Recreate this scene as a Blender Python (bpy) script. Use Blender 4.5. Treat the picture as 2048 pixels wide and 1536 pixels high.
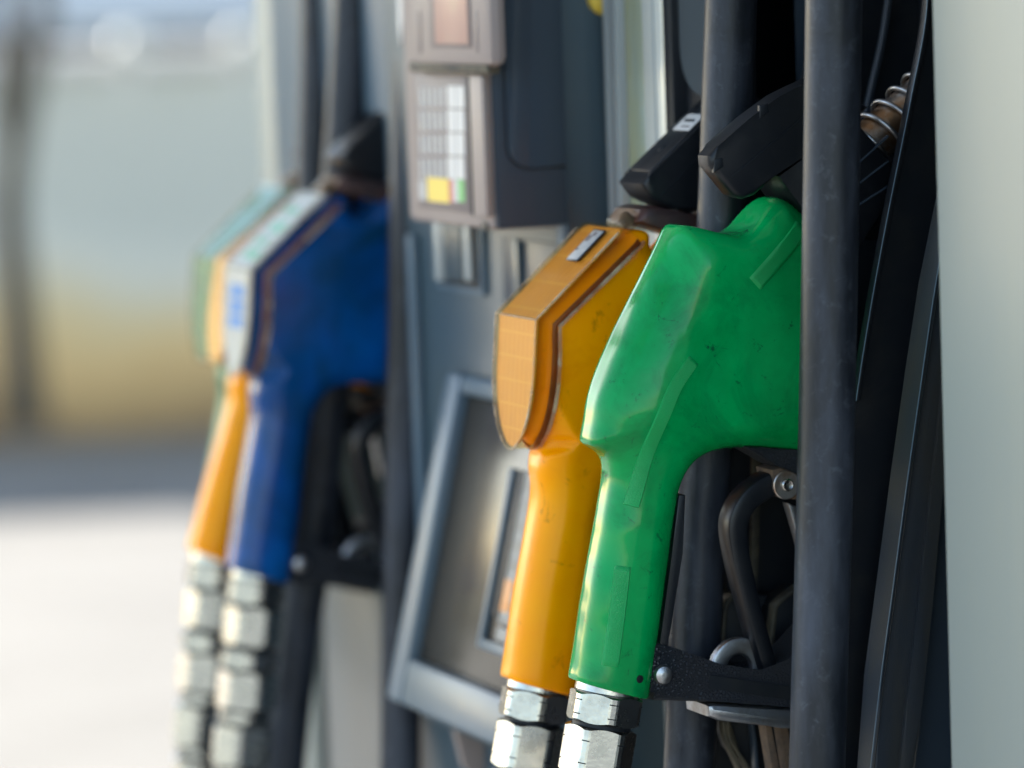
import bpy, bmesh, math, random
import numpy as np
from mathutils import Vector, Matrix
from mathutils.bvhtree import BVHTree

# ------------------------------------------------------------------ camera, sky, sun, exposure
scene = bpy.context.scene
for o in list(bpy.data.objects): bpy.data.objects.remove(o)
rad = math.radians
CAM = np.array([0.0, 0.0, 1.35])
camd = bpy.data.cameras.new('Camera'); cam = bpy.data.objects.new('Camera', camd)
scene.collection.objects.link(cam); scene.camera = cam
camd.sensor_width = 36; camd.lens = 144; camd.clip_start = 0.05; camd.clip_end = 3000
camd.dof.use_dof = True; camd.dof.focus_distance = 2.19; camd.dof.aperture_fstop = 4.0
Rm = Matrix.Rotation(rad(-21.6), 4, 'Z') @ Matrix.Rotation(rad(90 - 5.8), 4, 'X') @ Matrix.Rotation(rad(-2.05), 4, 'Z')
cam.matrix_world = Matrix.Translation(CAM) @ Rm
RN = np.array(Rm.to_3x3())

SUN_AZ = rad(-25)      # direction to the sun, measured from +Y towards +X
SUN_EL = rad(24.5)
w = bpy.data.worlds.new('World'); scene.world = w; w.use_nodes = True
nt = w.node_tree; bg = nt.nodes['Background']
sky = nt.nodes.new('ShaderNodeTexSky'); sky.sky_type = 'NISHITA'; sky.sun_disc = False
sky.sun_elevation = SUN_EL; sky.sun_rotation = SUN_AZ
sky.air_density = 1.0; sky.dust_density = 0.4
nt.links.new(sky.outputs[0], bg.inputs[0]); bg.inputs[1].default_value = 0.14
sd = bpy.data.lights.new('sun', 'SUN'); sd.energy = 4.7; sd.angle = rad(0.5); sd.color = (1, 0.95, 0.86)
sun = bpy.data.objects.new('sun', sd); scene.collection.objects.link(sun)
to_sun = Vector((math.sin(SUN_AZ) * math.cos(SUN_EL), math.cos(SUN_AZ) * math.cos(SUN_EL), math.sin(SUN_EL)))
sun.rotation_euler = to_sun.to_track_quat('Z', 'Y').to_euler(); sun.location = (0, 10, 10)
vs = scene.view_settings
vs.view_transform = 'Standard'; vs.look = 'None'; vs.exposure = 1.85; vs.gamma = 1
vs.use_curve_mapping = False
random.seed(4)

# ------------------------------------------------------------------ measuring helpers
F = 8192.0
def ray(x, y): return RN @ np.array([(x - 1024) / F, -(y - 768) / F, -1.0])
def at(x, y, Y):                       # point of the sight line on the plane Y
    d = ray(x, y); return CAM + d * (Y / d[1])
def atX(x, y, X):
    d = ray(x, y); return CAM + d * (X / d[0])

# ------------------------------------------------------------------ materials
ALB = 0.84                               # overall albedo level
VIVID = ('orange_plastic', 'yellow_print', 'faded_yellow_card', 'orange_key', 'stained_plaster')
def mat(name, col, rough=0.5, metal=0.0, col2=None, nscale=30, lo=0.45, hi=0.7, bump=0.0, bscale=300, coat=0.0,
        stretch=(1, 1, 1), rough2=None, bumptype='noise', spec=0.5, detail=6, sss=0, speck=None, bdist=0.001):
    if name not in VIVID:
        col = tuple(c * ALB for c in col); col2 = tuple(c * ALB for c in col2) if col2 else None
        if speck: speck = [(tuple(c * ALB for c in q[0]),) + tuple(q[1:]) for q in speck]
    m = bpy.data.materials.new(name); m.use_nodes = True
    n = m.node_tree.nodes; l = m.node_tree.links; p = n['Principled BSDF']
    p.inputs['Base Color'].default_value = (*col, 1); p.inputs['Roughness'].default_value = rough
    p.inputs['Metallic'].default_value = metal; p.inputs['Coat Weight'].default_value = coat
    p.inputs['Coat Roughness'].default_value = 0.05
    p.inputs['Specular IOR Level'].default_value = spec
    if sss:
        p.inputs['Subsurface Weight'].default_value = sss; p.inputs['Subsurface Radius'].default_value = (0.004, 0.002, 0.001)
    tc = n.new('ShaderNodeTexCoord'); mp = n.new('ShaderNodeMapping'); mp.inputs['Scale'].default_value = stretch
    l.new(tc.outputs['Object'], mp.inputs[0])
    last = None
    if col2:
        nz = n.new('ShaderNodeTexNoise'); nz.inputs['Scale'].default_value = nscale; nz.inputs['Detail'].default_value = detail
        nz.inputs['Roughness'].default_value = 0.65
        rp = n.new('ShaderNodeValToRGB'); rp.color_ramp.elements[0].position = lo; rp.color_ramp.elements[1].position = hi
        rp.color_ramp.elements[0].color = (*col, 1); rp.color_ramp.elements[1].color = (*col2, 1)
        l.new(mp.outputs[0], nz.inputs[0]); l.new(nz.outputs[0], rp.inputs[0]); last = rp.outputs[0]
        if rough2 is not None:
            mr = n.new('ShaderNodeMapRange'); mr.inputs[1].default_value = lo; mr.inputs[2].default_value = hi
            mr.inputs[3].default_value = rough; mr.inputs[4].default_value = rough2
            l.new(nz.outputs[0], mr.inputs[0]); l.new(mr.outputs[0], p.inputs['Roughness'])
    if speck:                                   # dirt specks / smears: (colour, scale, lo, hi, amount)
        for (sc_, ns, slo, shi, amt) in speck:
            nz = n.new('ShaderNodeTexNoise'); nz.inputs['Scale'].default_value = ns; nz.inputs['Detail'].default_value = 8
            nz.inputs['Roughness'].default_value = 0.7; nz.inputs['Distortion'].default_value = 0.6
            l.new(tc.outputs['Object'], nz.inputs[0])
            mr = n.new('ShaderNodeMapRange'); mr.inputs[1].default_value = slo; mr.inputs[2].default_value = shi
            mr.inputs[4].default_value = amt; l.new(nz.outputs[0], mr.inputs[0])
            mx = n.new('ShaderNodeMix'); mx.data_type = 'RGBA'
            l.new(mr.outputs[0], mx.inputs['Factor'])
            if last: l.new(last, mx.inputs['A'])
            else: mx.inputs['A'].default_value = (*col, 1)
            mx.inputs['B'].default_value = (*sc_, 1); last = mx.outputs['Result']
    if last: l.new(last, p.inputs['Base Color'])
    if bump:
        bp = n.new('ShaderNodeBump'); bp.inputs['Strength'].default_value = bump; bp.inputs['Distance'].default_value = bdist
        if bumptype == 'leather':
            vz = n.new('ShaderNodeTexVoronoi'); vz.feature = 'DISTANCE_TO_EDGE'; vz.inputs['Scale'].default_value = bscale
            mr = n.new('ShaderNodeMapRange'); mr.inputs[1].default_value = 0.0; mr.inputs[2].default_value = 0.25
            ns = n.new('ShaderNodeTexNoise'); ns.inputs['Scale'].default_value = bscale * 0.8
            mxv = n.new('ShaderNodeVectorMath'); mxv.operation = 'MULTIPLY_ADD'
            mxv.inputs[1].default_value = (0.0009, 0.0009, 0.0009)
            l.new(ns.outputs[1], mxv.inputs[0]); l.new(tc.outputs['Object'], mxv.inputs[2])
            l.new(mxv.outputs[0], vz.inputs[0]); l.new(vz.outputs[0], mr.inputs[0]); l.new(mr.outputs[0], bp.inputs['Height'])
        else:
            nb = n.new('ShaderNodeTexNoise'); nb.inputs['Scale'].default_value = bscale; nb.inputs['Detail'].default_value = 0.6 if bumptype == 'smooth' else 4
            l.new(mp.outputs[0], nb.inputs[0]); l.new(nb.outputs[0], bp.inputs['Height'])
        l.new(bp.outputs[0], p.inputs['Normal'])
    return m

DIRT = ((0.01, 0.03, 0.015), 42, 0.66, 0.74, 0.75)
M = {}
M['green'] = mat('green_plastic', (0.0, 0.36, 0.085), 0.10, col2=(0.0, 0.26, 0.058), nscale=18, lo=0.4, hi=0.68, rough2=0.2,
                 speck=[((0.004, 0.05, 0.025), 75, 0.605, 0.68, 0.8), ((0.01, 0.05, 0.03), 170, 0.64, 0.71, 0.8), ((0.01, 0.36, 0.12), 20, 0.55, 0.75, 0.35), ((0.0, 0.13, 0.035), 17, 0.49, 0.64, 0.55)],
                 bump=0.55, bscale=38, bdist=0.004, spec=0.22, bumptype='smooth')
M['green_grip'] = mat('green_textured_plastic', (0.0, 0.37, 0.09), 0.30, spec=.4, col2=(0.0, 0.31, 0.07), nscale=30, bump=0.35, bscale=750, bumptype='leather', bdist=0.0006)
M['orange'] = mat('orange_plastic', (1.0, 0.36, 0.0), 0.22, col2=(1.0, 0.30, 0.0), nscale=14, lo=0.4, hi=0.7,
                  speck=[((0.10, 0.03, 0.004), 48, 0.6, 0.74, 0.75), ((0.70, 0.14, 0.0), 13, 0.53, 0.7, 0.4)], bump=0.3, bscale=30, bdist=0.004, spec=0.14, bumptype='smooth')
M['blue'] = mat('blue_plastic', (0.0, 0.075, 0.34), 0.22, col2=(0.0, 0.11, 0.40), nscale=14, spec=0.3,
                speck=[((0.002, 0.032, 0.055), 6, 0.42, 0.60, 0.85)])
M['green_far'] = mat('dull_green_plastic', (0.0, 0.20, 0.09), 0.35, spec=.3, col2=(0.0, 0.16, 0.07))
M['black'] = mat('black_plastic', (0.007, 0.009, 0.013), 0.36, spec=.35, col2=(0.014, 0.016, 0.019), nscale=60, bump=0.05, bscale=900,
                 speck=[((0.10, 0.085, 0.06), 120, 0.70, 0.8, 0.4)])
M['leather'] = mat('black_grained_plastic', (0.018, 0.024, 0.036), 0.38, spec=.5, bump=0.9, bscale=520, bumptype='leather', bdist=0.0016,
                   speck=[((0.06, 0.05, 0.04), 150, 0.66, 0.8, 0.4)])
M['deep'] = mat('black_moulding', (0.009, 0.012, 0.017), 0.5, spec=.25, col2=(0.016, 0.018, 0.020), nscale=40,
                speck=[((0.09, 0.075, 0.05), 500, 0.70, 0.76, 0.5), ((0.06, 0.055, 0.05), 9, 0.58, 0.75, 0.35)])
M['dust_edge'] = mat('dusty_worn_edge', (0.10, 0.085, 0.055), 0.7, col2=(0.025, 0.024, 0.022), nscale=60, lo=0.4, hi=0.62)
M['bluegrey_strip'] = mat('dusty_slate_plastic', (0.026, 0.034, 0.046), 0.5, spec=.3, col2=(0.055, 0.050, 0.036), nscale=12, stretch=(1, 1, .25), lo=.45, hi=.7, bump=.25, bscale=1400, bdist=.0004)
M['rubber'] = mat('black_rubber_hose', (0.011, 0.014, 0.020), 0.40, spec=.3, col2=(0.058, 0.068, 0.092), nscale=34, stretch=(1, 1, 0.22), lo=0.42, hi=0.72, rough2=0.55,
                  bump=0.22, bscale=240, bdist=0.0008, detail=9,
                  speck=[((0.13, 0.145, 0.175), 110, 0.56, 0.78, 0.5), ((0.010, 0.011, 0.012), 20, 0.55, 0.7, 0.6)])
M['metal'] = mat('zinc_plated_metal', (0.50, 0.50, 0.49), 0.22, 1.0, col2=(0.36, 0.35, 0.33), nscale=70, lo=0.4, hi=0.7, rough2=0.32, bump=0.12, bscale=420, bdist=0.0005,
                 speck=[((0.12, 0.10, 0.08), 260, 0.68, 0.74, 0.7)])
M['steel'] = mat('dull_steel', (0.52, 0.54, 0.58), 0.38, 1.0, col2=(0.34, 0.31, 0.29), nscale=80, bump=0.2, bscale=500, bdist=.0005)
M['rust'] = mat('rusty_steel', (0.34, 0.20, 0.11), 0.32, 0.9, col2=(0.50, 0.48, 0.46), nscale=35, lo=0.45, hi=0.6, bump=0.2, bscale=400, bdist=.0005)
M['brown_dust'] = mat('dust_covered_collar', (0.14, 0.09, 0.055), 0.85, col2=(0.06, 0.045, 0.035), nscale=120, bump=0.3, bscale=900, bdist=.0006)
M['pale'] = mat('pale_grey_green_paint', (0.285, 0.32, 0.30), 0.42, spec=.35, col2=(0.32, 0.34, 0.295), nscale=7, stretch=(1, 1, 0.15), bump=0.02, bscale=60)
M['slate'] = mat('slate_grey_panel', (0.052, 0.090, 0.118), 0.35, spec=.35, col2=(0.062, 0.097, 0.118), nscale=8, stretch=(1, 1, .4), coat=0.1)
M['slate_dark'] = mat('dark_slate_panel', (0.036, 0.053, 0.076), 0.38, spec=.25, col2=(0.042, 0.058, 0.078), nscale=10)
M['slate_light'] = mat('grey_frame_plastic', (0.095, 0.15, 0.20), 0.35, spec=.35, col2=(0.115, 0.165, 0.205), nscale=10)
M['slate_edge'] = mat('pale_worn_edge', (0.33, 0.37, 0.38), 0.4)
M['pink'] = mat('faded_greige_plastic', (0.30, 0.245, 0.23), 0.48, spec=.35, col2=(0.335, 0.275, 0.25), nscale=12)
M['pink_dark'] = mat('faded_mauve_plastic', (0.19, 0.155, 0.155), 0.5, spec=.3, col2=(0.215, 0.17, 0.165), nscale=30)
M['peach'] = mat('faded_red_print', (0.46, 0.26, 0.21), 0.4, col2=(0.44, 0.36, 0.24), nscale=12)
M['white'] = mat('white_print', (0.62, 0.62, 0.62), 0.5)
M['white_soft'] = mat('worn_white_print', (0.40, 0.40, 0.41), 0.5, col2=(0.52, 0.52, 0.53), nscale=200)
M['yellow'] = mat('yellow_print', (0.72, 0.52, 0.06), 0.5)
M['red'] = mat('red_print', (0.60, 0.16, 0.15), 0.5)
M['lime'] = mat('green_print', (0.16, 0.50, 0.16), 0.5)
M['cyan'] = mat('blue_print', (0.02, 0.25, 0.72), 0.5)
M['mint'] = mat('mint_print', (0.10, 0.50, 0.26), 0.5, col2=(0.40, 0.66, 0.48), nscale=50)
M['chrome'] = mat('polished_trim', (0.80, 0.82, 0.76), 0.25, 0.25, bump=0.12, bscale=12, stretch=(1, 1, .2), bdist=.004)  # pale diffuse base stands in for the trim's bright reflection
M['gold_trim'] = mat('brushed_olive_trim', (0.42, 0.44, 0.25), 0.25, 0.2, bump=0.15, bscale=14, stretch=(1, 1, .3), bdist=.004, col2=(.40, .50, .48), nscale=16)  # olive and pale green reflections painted into the trim's colour
M['glass_dark'] = mat('dark_glass_panel', (0.075, 0.09, 0.10), 0.12, coat=0.4)
M['screen'] = mat('smoked_display_glass', (0.040, 0.036, 0.029), 0.2, spec=.25, col2=(0.055, 0.047, 0.036), nscale=6)
M['grey_print'] = mat('display_grey', (0.22, 0.22, 0.21), 0.4)
M['grey_line'] = mat('faded_key_print', (0.26, 0.27, 0.27), 0.5)
M['orange_print'] = mat('orange_key', (0.66, 0.28, 0.08), 0.5)
M['card_white'] = mat('white_label_card', (0.56, 0.57, 0.56), 0.5, col2=(0.54, 0.53, 0.50), nscale=30)
M['trunk'] = mat('tree_bark', (0.075, 0.062, 0.045), 0.9, col2=(0.12, 0.10, 0.075), nscale=18, bump=0.5, bscale=30, bdist=.01)
M['canopy'] = mat('canopy_sheet', (0.62, 0.62, 0.60), 0.6)
M['facade'] = mat('pale_facade', (0.82, 0.78, 0.78), 0.7, col2=(0.86, 0.82, 0.80), nscale=0.4)
M['hedge'] = mat('clipped_hedge', (0.045, 0.06, 0.055), 0.8, col2=(0.09, 0.10, 0.09), nscale=6, bump=.6, bscale=20, bdist=.03)
M['concrete'] = mat('sunlit_concrete', (0.285, 0.268, 0.246), 0.85, col2=(0.225, 0.21, 0.19), nscale=1.3, bump=.15, bscale=60, bdist=.01,
                    speck=[((0.28, 0.26, 0.23), 0.5, 0.55, 0.75, 0.5)])
M['globe'] = mat('white_globe', (0.8, 0.78, 0.7), 0.3)

def clear_mat(name, tint=(0.97, 0.96, 0.93), haze=(0.75, 0.68, 0.5), hz=0.06):
    m = bpy.data.materials.new(name); m.use_nodes = True
    n = m.node_tree.nodes; l = m.node_tree.links; n.remove(n['Principled BSDF'])
    out = n['Material Output']
    tr = n.new('ShaderNodeBsdfTransparent'); tr.inputs[0].default_value = (*tint, 1)
    gl = n.new('ShaderNodeBsdfGlossy'); gl.inputs['Roughness'].default_value = 0.08
    df = n.new('ShaderNodeBsdfDiffuse'); df.inputs[0].default_value = (*haze, 1)
    lw = n.new('ShaderNodeLayerWeight'); lw.inputs[0].default_value = .5
    pw = n.new('ShaderNodeMath'); pw.operation = 'POWER'; pw.inputs[1].default_value = 5.0; l.new(lw.outputs['Facing'], pw.inputs[0])
    fr = n.new('ShaderNodeMath'); fr.operation = 'MULTIPLY_ADD'; fr.inputs[1].default_value = .22; fr.inputs[2].default_value = .012; l.new(pw.outputs[0], fr.inputs[0])
    ge = n.new('ShaderNodeNewGeometry'); iv = n.new('ShaderNodeMath'); iv.operation = 'SUBTRACT'; iv.inputs[0].default_value = 1; l.new(ge.outputs['Backfacing'], iv.inputs[1])
    f2 = n.new('ShaderNodeMath'); f2.operation = 'MULTIPLY'; l.new(fr.outputs[0], f2.inputs[0]); l.new(iv.outputs[0], f2.inputs[1]); fr = f2
    a = n.new('ShaderNodeMixShader'); b = n.new('ShaderNodeMixShader'); a.inputs[0].default_value = hz
    nz = n.new('ShaderNodeTexNoise'); nz.inputs['Scale'].default_value = 60; nz.inputs['Detail'].default_value = 6
    mr = n.new('ShaderNodeMapRange'); mr.inputs[1].default_value = .45; mr.inputs[2].default_value = .75
    mr.inputs[3].default_value = hz * .5; mr.inputs[4].default_value = hz * 2.6
    tc = n.new('ShaderNodeTexCoord'); l.new(tc.outputs['Object'], nz.inputs[0]); l.new(nz.outputs[0], mr.inputs[0]); l.new(mr.outputs[0], a.inputs[0])
    l.new(tr.outputs[0], a.inputs[1]); l.new(df.outputs[0], a.inputs[2])
    l.new(fr.outputs[0], b.inputs[0]); l.new(a.outputs[0], b.inputs[1]); l.new(gl.outputs[0], b.inputs[2]); l.new(b.outputs[0], out.inputs[0])
    return m
M['clear'] = clear_mat('clear_plastic', (.99, .94, .80), haze=(.70, .50, .20), hz=.012)
M['clear_new'] = clear_mat('clear_plastic_newer', (.98, .98, .97), haze=(.6, .6, .6), hz=.015)
M['clear_tab'] = clear_mat('clear_plastic_tab', (0.88, 0.80, 0.72), hz=0.05)
M['clear_rim'] = clear_mat('clear_plastic_rim', (0.85, 0.70, 0.60), hz=0.22)
M['bead'] = clear_mat('scuffed_clear_edge', (0.9, 0.85, 0.75), haze=(.62, .52, .40), hz=0.30)  # whitish haze paints the highlights along the cover's edges
M['seal'] = mat('dark_red_seal', (0.22, 0.035, 0.004), 0.4, col2=(0.10, 0.018, 0.004), nscale=90)  # dark band added for the translucent body's darkening beside the rim
M['grime'] = mat('grimy_red_brown_sleeve', (0.10, 0.035, 0.028), 0.45, col2=(0.035, 0.02, 0.02), nscale=40, lo=.4, hi=.6)

def card_mat():                          # faded yellow card with a pale printed grid
    m = mat('faded_yellow_card', (0.50, 0.20, 0.0), 0.5, col2=(0.42, 0.15, 0.0), nscale=25, stretch=(1, 1, .3))
    n = m.node_tree.nodes; l = m.node_tree.links; p = n['Principled BSDF']
    src = p.inputs['Base Color'].links[0].from_socket
    tc = n.new('ShaderNodeTexCoord'); sp = n.new('ShaderNodeSeparateXYZ'); l.new(tc.outputs['Object'], sp.inputs[0])
    def line(out, freq, lim):
        a = n.new('ShaderNodeMath'); a.operation = 'MULTIPLY'; a.inputs[1].default_value = freq; l.new(out, a.inputs[0])
        b = n.new('ShaderNodeMath'); b.operation = 'FRACT'; l.new(a.outputs[0], b.inputs[0])
        c = n.new('ShaderNodeMath'); c.operation = 'LESS_THAN'; c.inputs[1].default_value = lim; l.new(b.outputs[0], c.inputs[0]); return c.outputs[0]
    h = line(sp.outputs[2], 75, .09); v = line(sp.outputs[1], 150, .16)
    s = n.new('ShaderNodeMath'); s.operation = 'MAXIMUM'; l.new(h, s.inputs[0]); l.new(v, s.inputs[1])
    k = n.new('ShaderNodeMath'); k.operation = 'MULTIPLY'; k.inputs[1].default_value = .6; l.new(s.outputs[0], k.inputs[0])
    mx = n.new('ShaderNodeMix'); mx.data_type = 'RGBA'; l.new(k.outputs[0], mx.inputs['Factor'])
    l.new(src, mx.inputs['A']); mx.inputs['B'].default_value = (0.58, 0.30, 0.03, 1); l.new(mx.outputs['Result'], p.inputs['Base Color'])
    return m
M['card'] = card_mat()

def wall_mat():                          # plaster grading to tan, then brown, towards its foot
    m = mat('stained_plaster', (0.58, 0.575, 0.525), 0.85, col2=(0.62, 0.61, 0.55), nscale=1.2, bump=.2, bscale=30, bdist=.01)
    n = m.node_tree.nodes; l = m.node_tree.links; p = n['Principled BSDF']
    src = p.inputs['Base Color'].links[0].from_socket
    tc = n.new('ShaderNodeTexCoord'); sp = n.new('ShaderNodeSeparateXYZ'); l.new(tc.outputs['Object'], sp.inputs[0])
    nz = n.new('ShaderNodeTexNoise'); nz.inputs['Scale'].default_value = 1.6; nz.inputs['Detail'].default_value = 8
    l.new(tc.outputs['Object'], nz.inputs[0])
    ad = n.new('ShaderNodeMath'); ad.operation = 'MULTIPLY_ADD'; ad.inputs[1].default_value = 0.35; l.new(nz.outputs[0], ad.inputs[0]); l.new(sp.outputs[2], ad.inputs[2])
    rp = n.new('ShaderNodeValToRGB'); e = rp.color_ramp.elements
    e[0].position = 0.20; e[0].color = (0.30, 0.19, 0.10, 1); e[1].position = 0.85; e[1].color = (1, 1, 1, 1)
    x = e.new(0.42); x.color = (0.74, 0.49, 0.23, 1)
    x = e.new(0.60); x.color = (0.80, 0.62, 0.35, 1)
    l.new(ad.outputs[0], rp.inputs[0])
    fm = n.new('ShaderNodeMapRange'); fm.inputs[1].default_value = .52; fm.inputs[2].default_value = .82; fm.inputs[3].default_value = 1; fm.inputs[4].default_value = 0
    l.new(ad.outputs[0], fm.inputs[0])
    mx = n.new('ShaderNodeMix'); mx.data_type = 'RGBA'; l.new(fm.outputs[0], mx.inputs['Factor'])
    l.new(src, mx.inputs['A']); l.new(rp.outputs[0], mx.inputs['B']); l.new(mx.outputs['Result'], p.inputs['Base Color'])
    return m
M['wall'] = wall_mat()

# ------------------------------------------------------------------ mesh helpers
COL = scene.collection
def mesh_obj(name, verts, faces, m, parent=None, smooth=False, origin=(0, 0, 0)):
    me = bpy.data.meshes.new(name)
    o0 = np.array(origin)
    me.from_pydata([tuple(np.array(v) - o0) for v in verts], [], [tuple(f) for f in faces])
    if m: me.materials.append(m)
    if smooth: me.polygons.foreach_set('use_smooth', [True] * len(me.polygons))
    me.update(); o = bpy.data.objects.new(name, me); COL.objects.link(o)
    if parent: o.parent = parent
    return o
def bm_obj(name, bm, m, parent=None, smooth=False, origin=(0, 0, 0)):
    bmesh.ops.recalc_face_normals(bm, faces=bm.faces[:])
    bmesh.ops.translate(bm, verts=bm.verts[:], vec=-Vector(origin))
    me = bpy.data.meshes.new(name); bm.to_mesh(me); bm.free()
    if m: me.materials.append(m)
    if smooth: me.polygons.foreach_set('use_smooth', [True] * len(me.polygons))
    o = bpy.data.objects.new(name, me); COL.objects.link(o)
    if parent: o.parent = parent
    return o
def autosmooth(o, ang=35):
    me = o.data
    me.polygons.foreach_set('use_smooth', [True] * len(me.polygons))
    me.set_sharp_from_angle(angle=rad(ang)); return o
def hexa(bm, c8):                       # eight corners: bottom ring then top ring
    v = [bm.verts.new(tuple(p)) for p in c8]
    for f in ((0, 3, 2, 1), (4, 5, 6, 7), (0, 1, 5, 4), (1, 2, 6, 5), (2, 3, 7, 6), (3, 0, 4, 7)): bm.faces.new([v[i] for i in f])
def bevel(bm, r, seg=2):
    if r > 0: bmesh.ops.bevel(bm, geom=bm.edges[:], offset=r, segments=seg, affect='EDGES', profile=0.5, clamp_overlap=True)
def box(name, lo, hi, m, parent=None, bev=0.002, origin=(0, 0, 0), seg=2):
    (x0, y0, z0), (x1, y1, z1) = lo, hi
    bm = bmesh.new(); hexa(bm, [(x0, y0, z0), (x1, y0, z0), (x1, y1, z0), (x0, y1, z0), (x0, y0, z1), (x1, y0, z1), (x1, y1, z1), (x0, y1, z1)])
    bevel(bm, bev, seg); return autosmooth(bm_obj(name, bm, m, parent, origin=origin))
def prism(name, pts, y0, y1, m, parent=None, bev=0.0015, origin=(0, 0, 0), seg=2):   # pts (x, z) extruded along Y
    bm = bmesh.new()
    a = [bm.verts.new((p[0], y0, p[1])) for p in pts]; b = [bm.verts.new((p[0], y1, p[1])) for p in pts]
    n = len(pts); bm.faces.new(a); bm.faces.new(b[::-1])
    for i in range(n): bm.faces.new((a[i], b[i], b[(i + 1) % n], a[(i + 1) % n]))
    if bev > 0:
        ed = [e for e in bm.edges if abs(e.verts[0].co.y - e.verts[1].co.y) < 1e-6]
        bmesh.ops.bevel(bm, geom=ed, offset=bev, segments=seg, affect='EDGES', profile=0.5, clamp_overlap=True)
    return autosmooth(bm_obj(name, bm, m, parent, origin=origin))
def basis_slab(name, O, e1, e2, n, r, d0, d1, m, parent=None, bev=0.002, origin=(0, 0, 0)):  # rectangle r=(u0,u1,v0,v1) in a tilted frame
    O, e1, e2, n = [np.array(q, float) for q in (O, e1, e2, n)]
    u0, u1, v0, v1 = r; c = []
    for d in (d0, d1):
        for (u, v) in ((u0, v0), (u1, v0), (u1, v1), (u0, v1)): c.append(O + e1 * u + e2 * v + n * d)
    bm = bmesh.new(); hexa(bm, c); bevel(bm, bev); return autosmooth(bm_obj(name, bm, m, parent, origin=origin))
def catmull(P, sub=8, closed=False):
    P = [np.array(p, float) for p in P]; n = len(P); out = []
    rng = range(n) if closed else range(n - 1)
    for i in rng:
        if closed: a, b, c, d = P[i - 1], P[i], P[(i + 1) % n], P[(i + 2) % n]
        else: a, b, c, d = P[max(i - 1, 0)], P[i], P[i + 1], P[min(i + 2, n - 1)]
        for k in range(sub):
            t = k / sub
            out.append(0.5 * ((2 * b) + (c - a) * t + (2 * a - 5 * b + 4 * c - d) * t * t + (3 * b - a - 3 * c + d) * t ** 3))
    if not closed: out.append(P[-1])
    return out
def chaikin(P, it=2):
    P = [np.array(p, float) for p in P]
    for _ in range(it):
        Q = []
        for i in range(len(P)):
            a, b = P[i], P[(i + 1) % len(P)]; Q += [a * .75 + b * .25, a * .25 + b * .75]
        P = Q
    return P
def frames(path):
    T = []; n = len(path)
    for i in range(n):
        t = path[min(i + 1, n - 1)] - path[max(i - 1, 0)]; T.append(t / np.linalg.norm(t))
    up = np.array([0, 1.0, 0]); out = []
    u = up - T[0] * up.dot(T[0])
    if np.linalg.norm(u) < 1e-3: u = np.array([1.0, 0, 0]) - T[0] * T[0][0]
    u /= np.linalg.norm(u)
    for t in T:
        u = u - t * u.dot(t); u /= np.linalg.norm(u); out.append((t, u, np.cross(t, u)))
    return out
def tube(name, path, r, m, parent=None, seg=20, origin=(0, 0, 0), taper=None):
    path = [np.array(p, float) for p in path]; fr = frames(path); V = []; Fc = []
    for i, (p, (t, u, v)) in enumerate(zip(path, fr)):
        rr = r if taper is None else r * (1 + (taper - 1) * i / (len(path) - 1))
        for k in range(seg):
            a = 2 * math.pi * k / seg; V.append(p + rr * (math.cos(a) * u + math.sin(a) * v))
    for i in range(len(path) - 1):
        for k in range(seg):
            Fc.append((i * seg + k, i * seg + (k + 1) % seg, (i + 1) * seg + (k + 1) % seg, (i + 1) * seg + k))
    Fc.append(tuple(range(seg))[::-1]); Fc.append(tuple((len(path) - 1) * seg + k for k in range(seg)))
    return autosmooth(mesh_obj(name, V, Fc, m, parent, True, origin), 50)
def sweep_rect(name, path, w, h, m, parent=None, bev=0.002, origin=(0, 0, 0)):   # bar: width w in plane, h along Y; w may be a list
    path = [np.array(p, float) for p in path]; fr = frames(path); V = []; Fc = []
    ws = w if hasattr(w, '__len__') else [w] * len(path)
    for p, (t, u, v), ww in zip(path, fr, ws):
        b = min(bev, ww * .45)
        sec = []
        for (sx, sy) in ((1, 1), (-1, 1), (-1, -1), (1, -1)):
            c = [(sx * (ww / 2), sy * (h / 2 - b)), (sx * (ww / 2 - b * .3), sy * (h / 2 - b * .3)), (sx * (ww / 2 - b), sy * (h / 2))]
            sec += c if sx * sy > 0 else c[::-1]
        for (a, bb) in sec: V.append(p + v * a + u * bb)
    n = 12
    for i in range(len(path) - 1):
        for k in range(n): Fc.append((i * n + k, i * n + (k + 1) % n, (i + 1) * n + (k + 1) % n, (i + 1) * n + k))
    Fc.append(tuple(range(n))[::-1]); Fc.append(tuple((len(path) - 1) * n + k for k in range(n)))
    bm = bmesh.new(); vs_ = [bm.verts.new(tuple(q)) for q in V]
    for f in Fc: bm.faces.new([vs_[i] for i in f])
    return autosmooth(bm_obj(name, bm, m, parent, origin=origin), 40)
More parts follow.
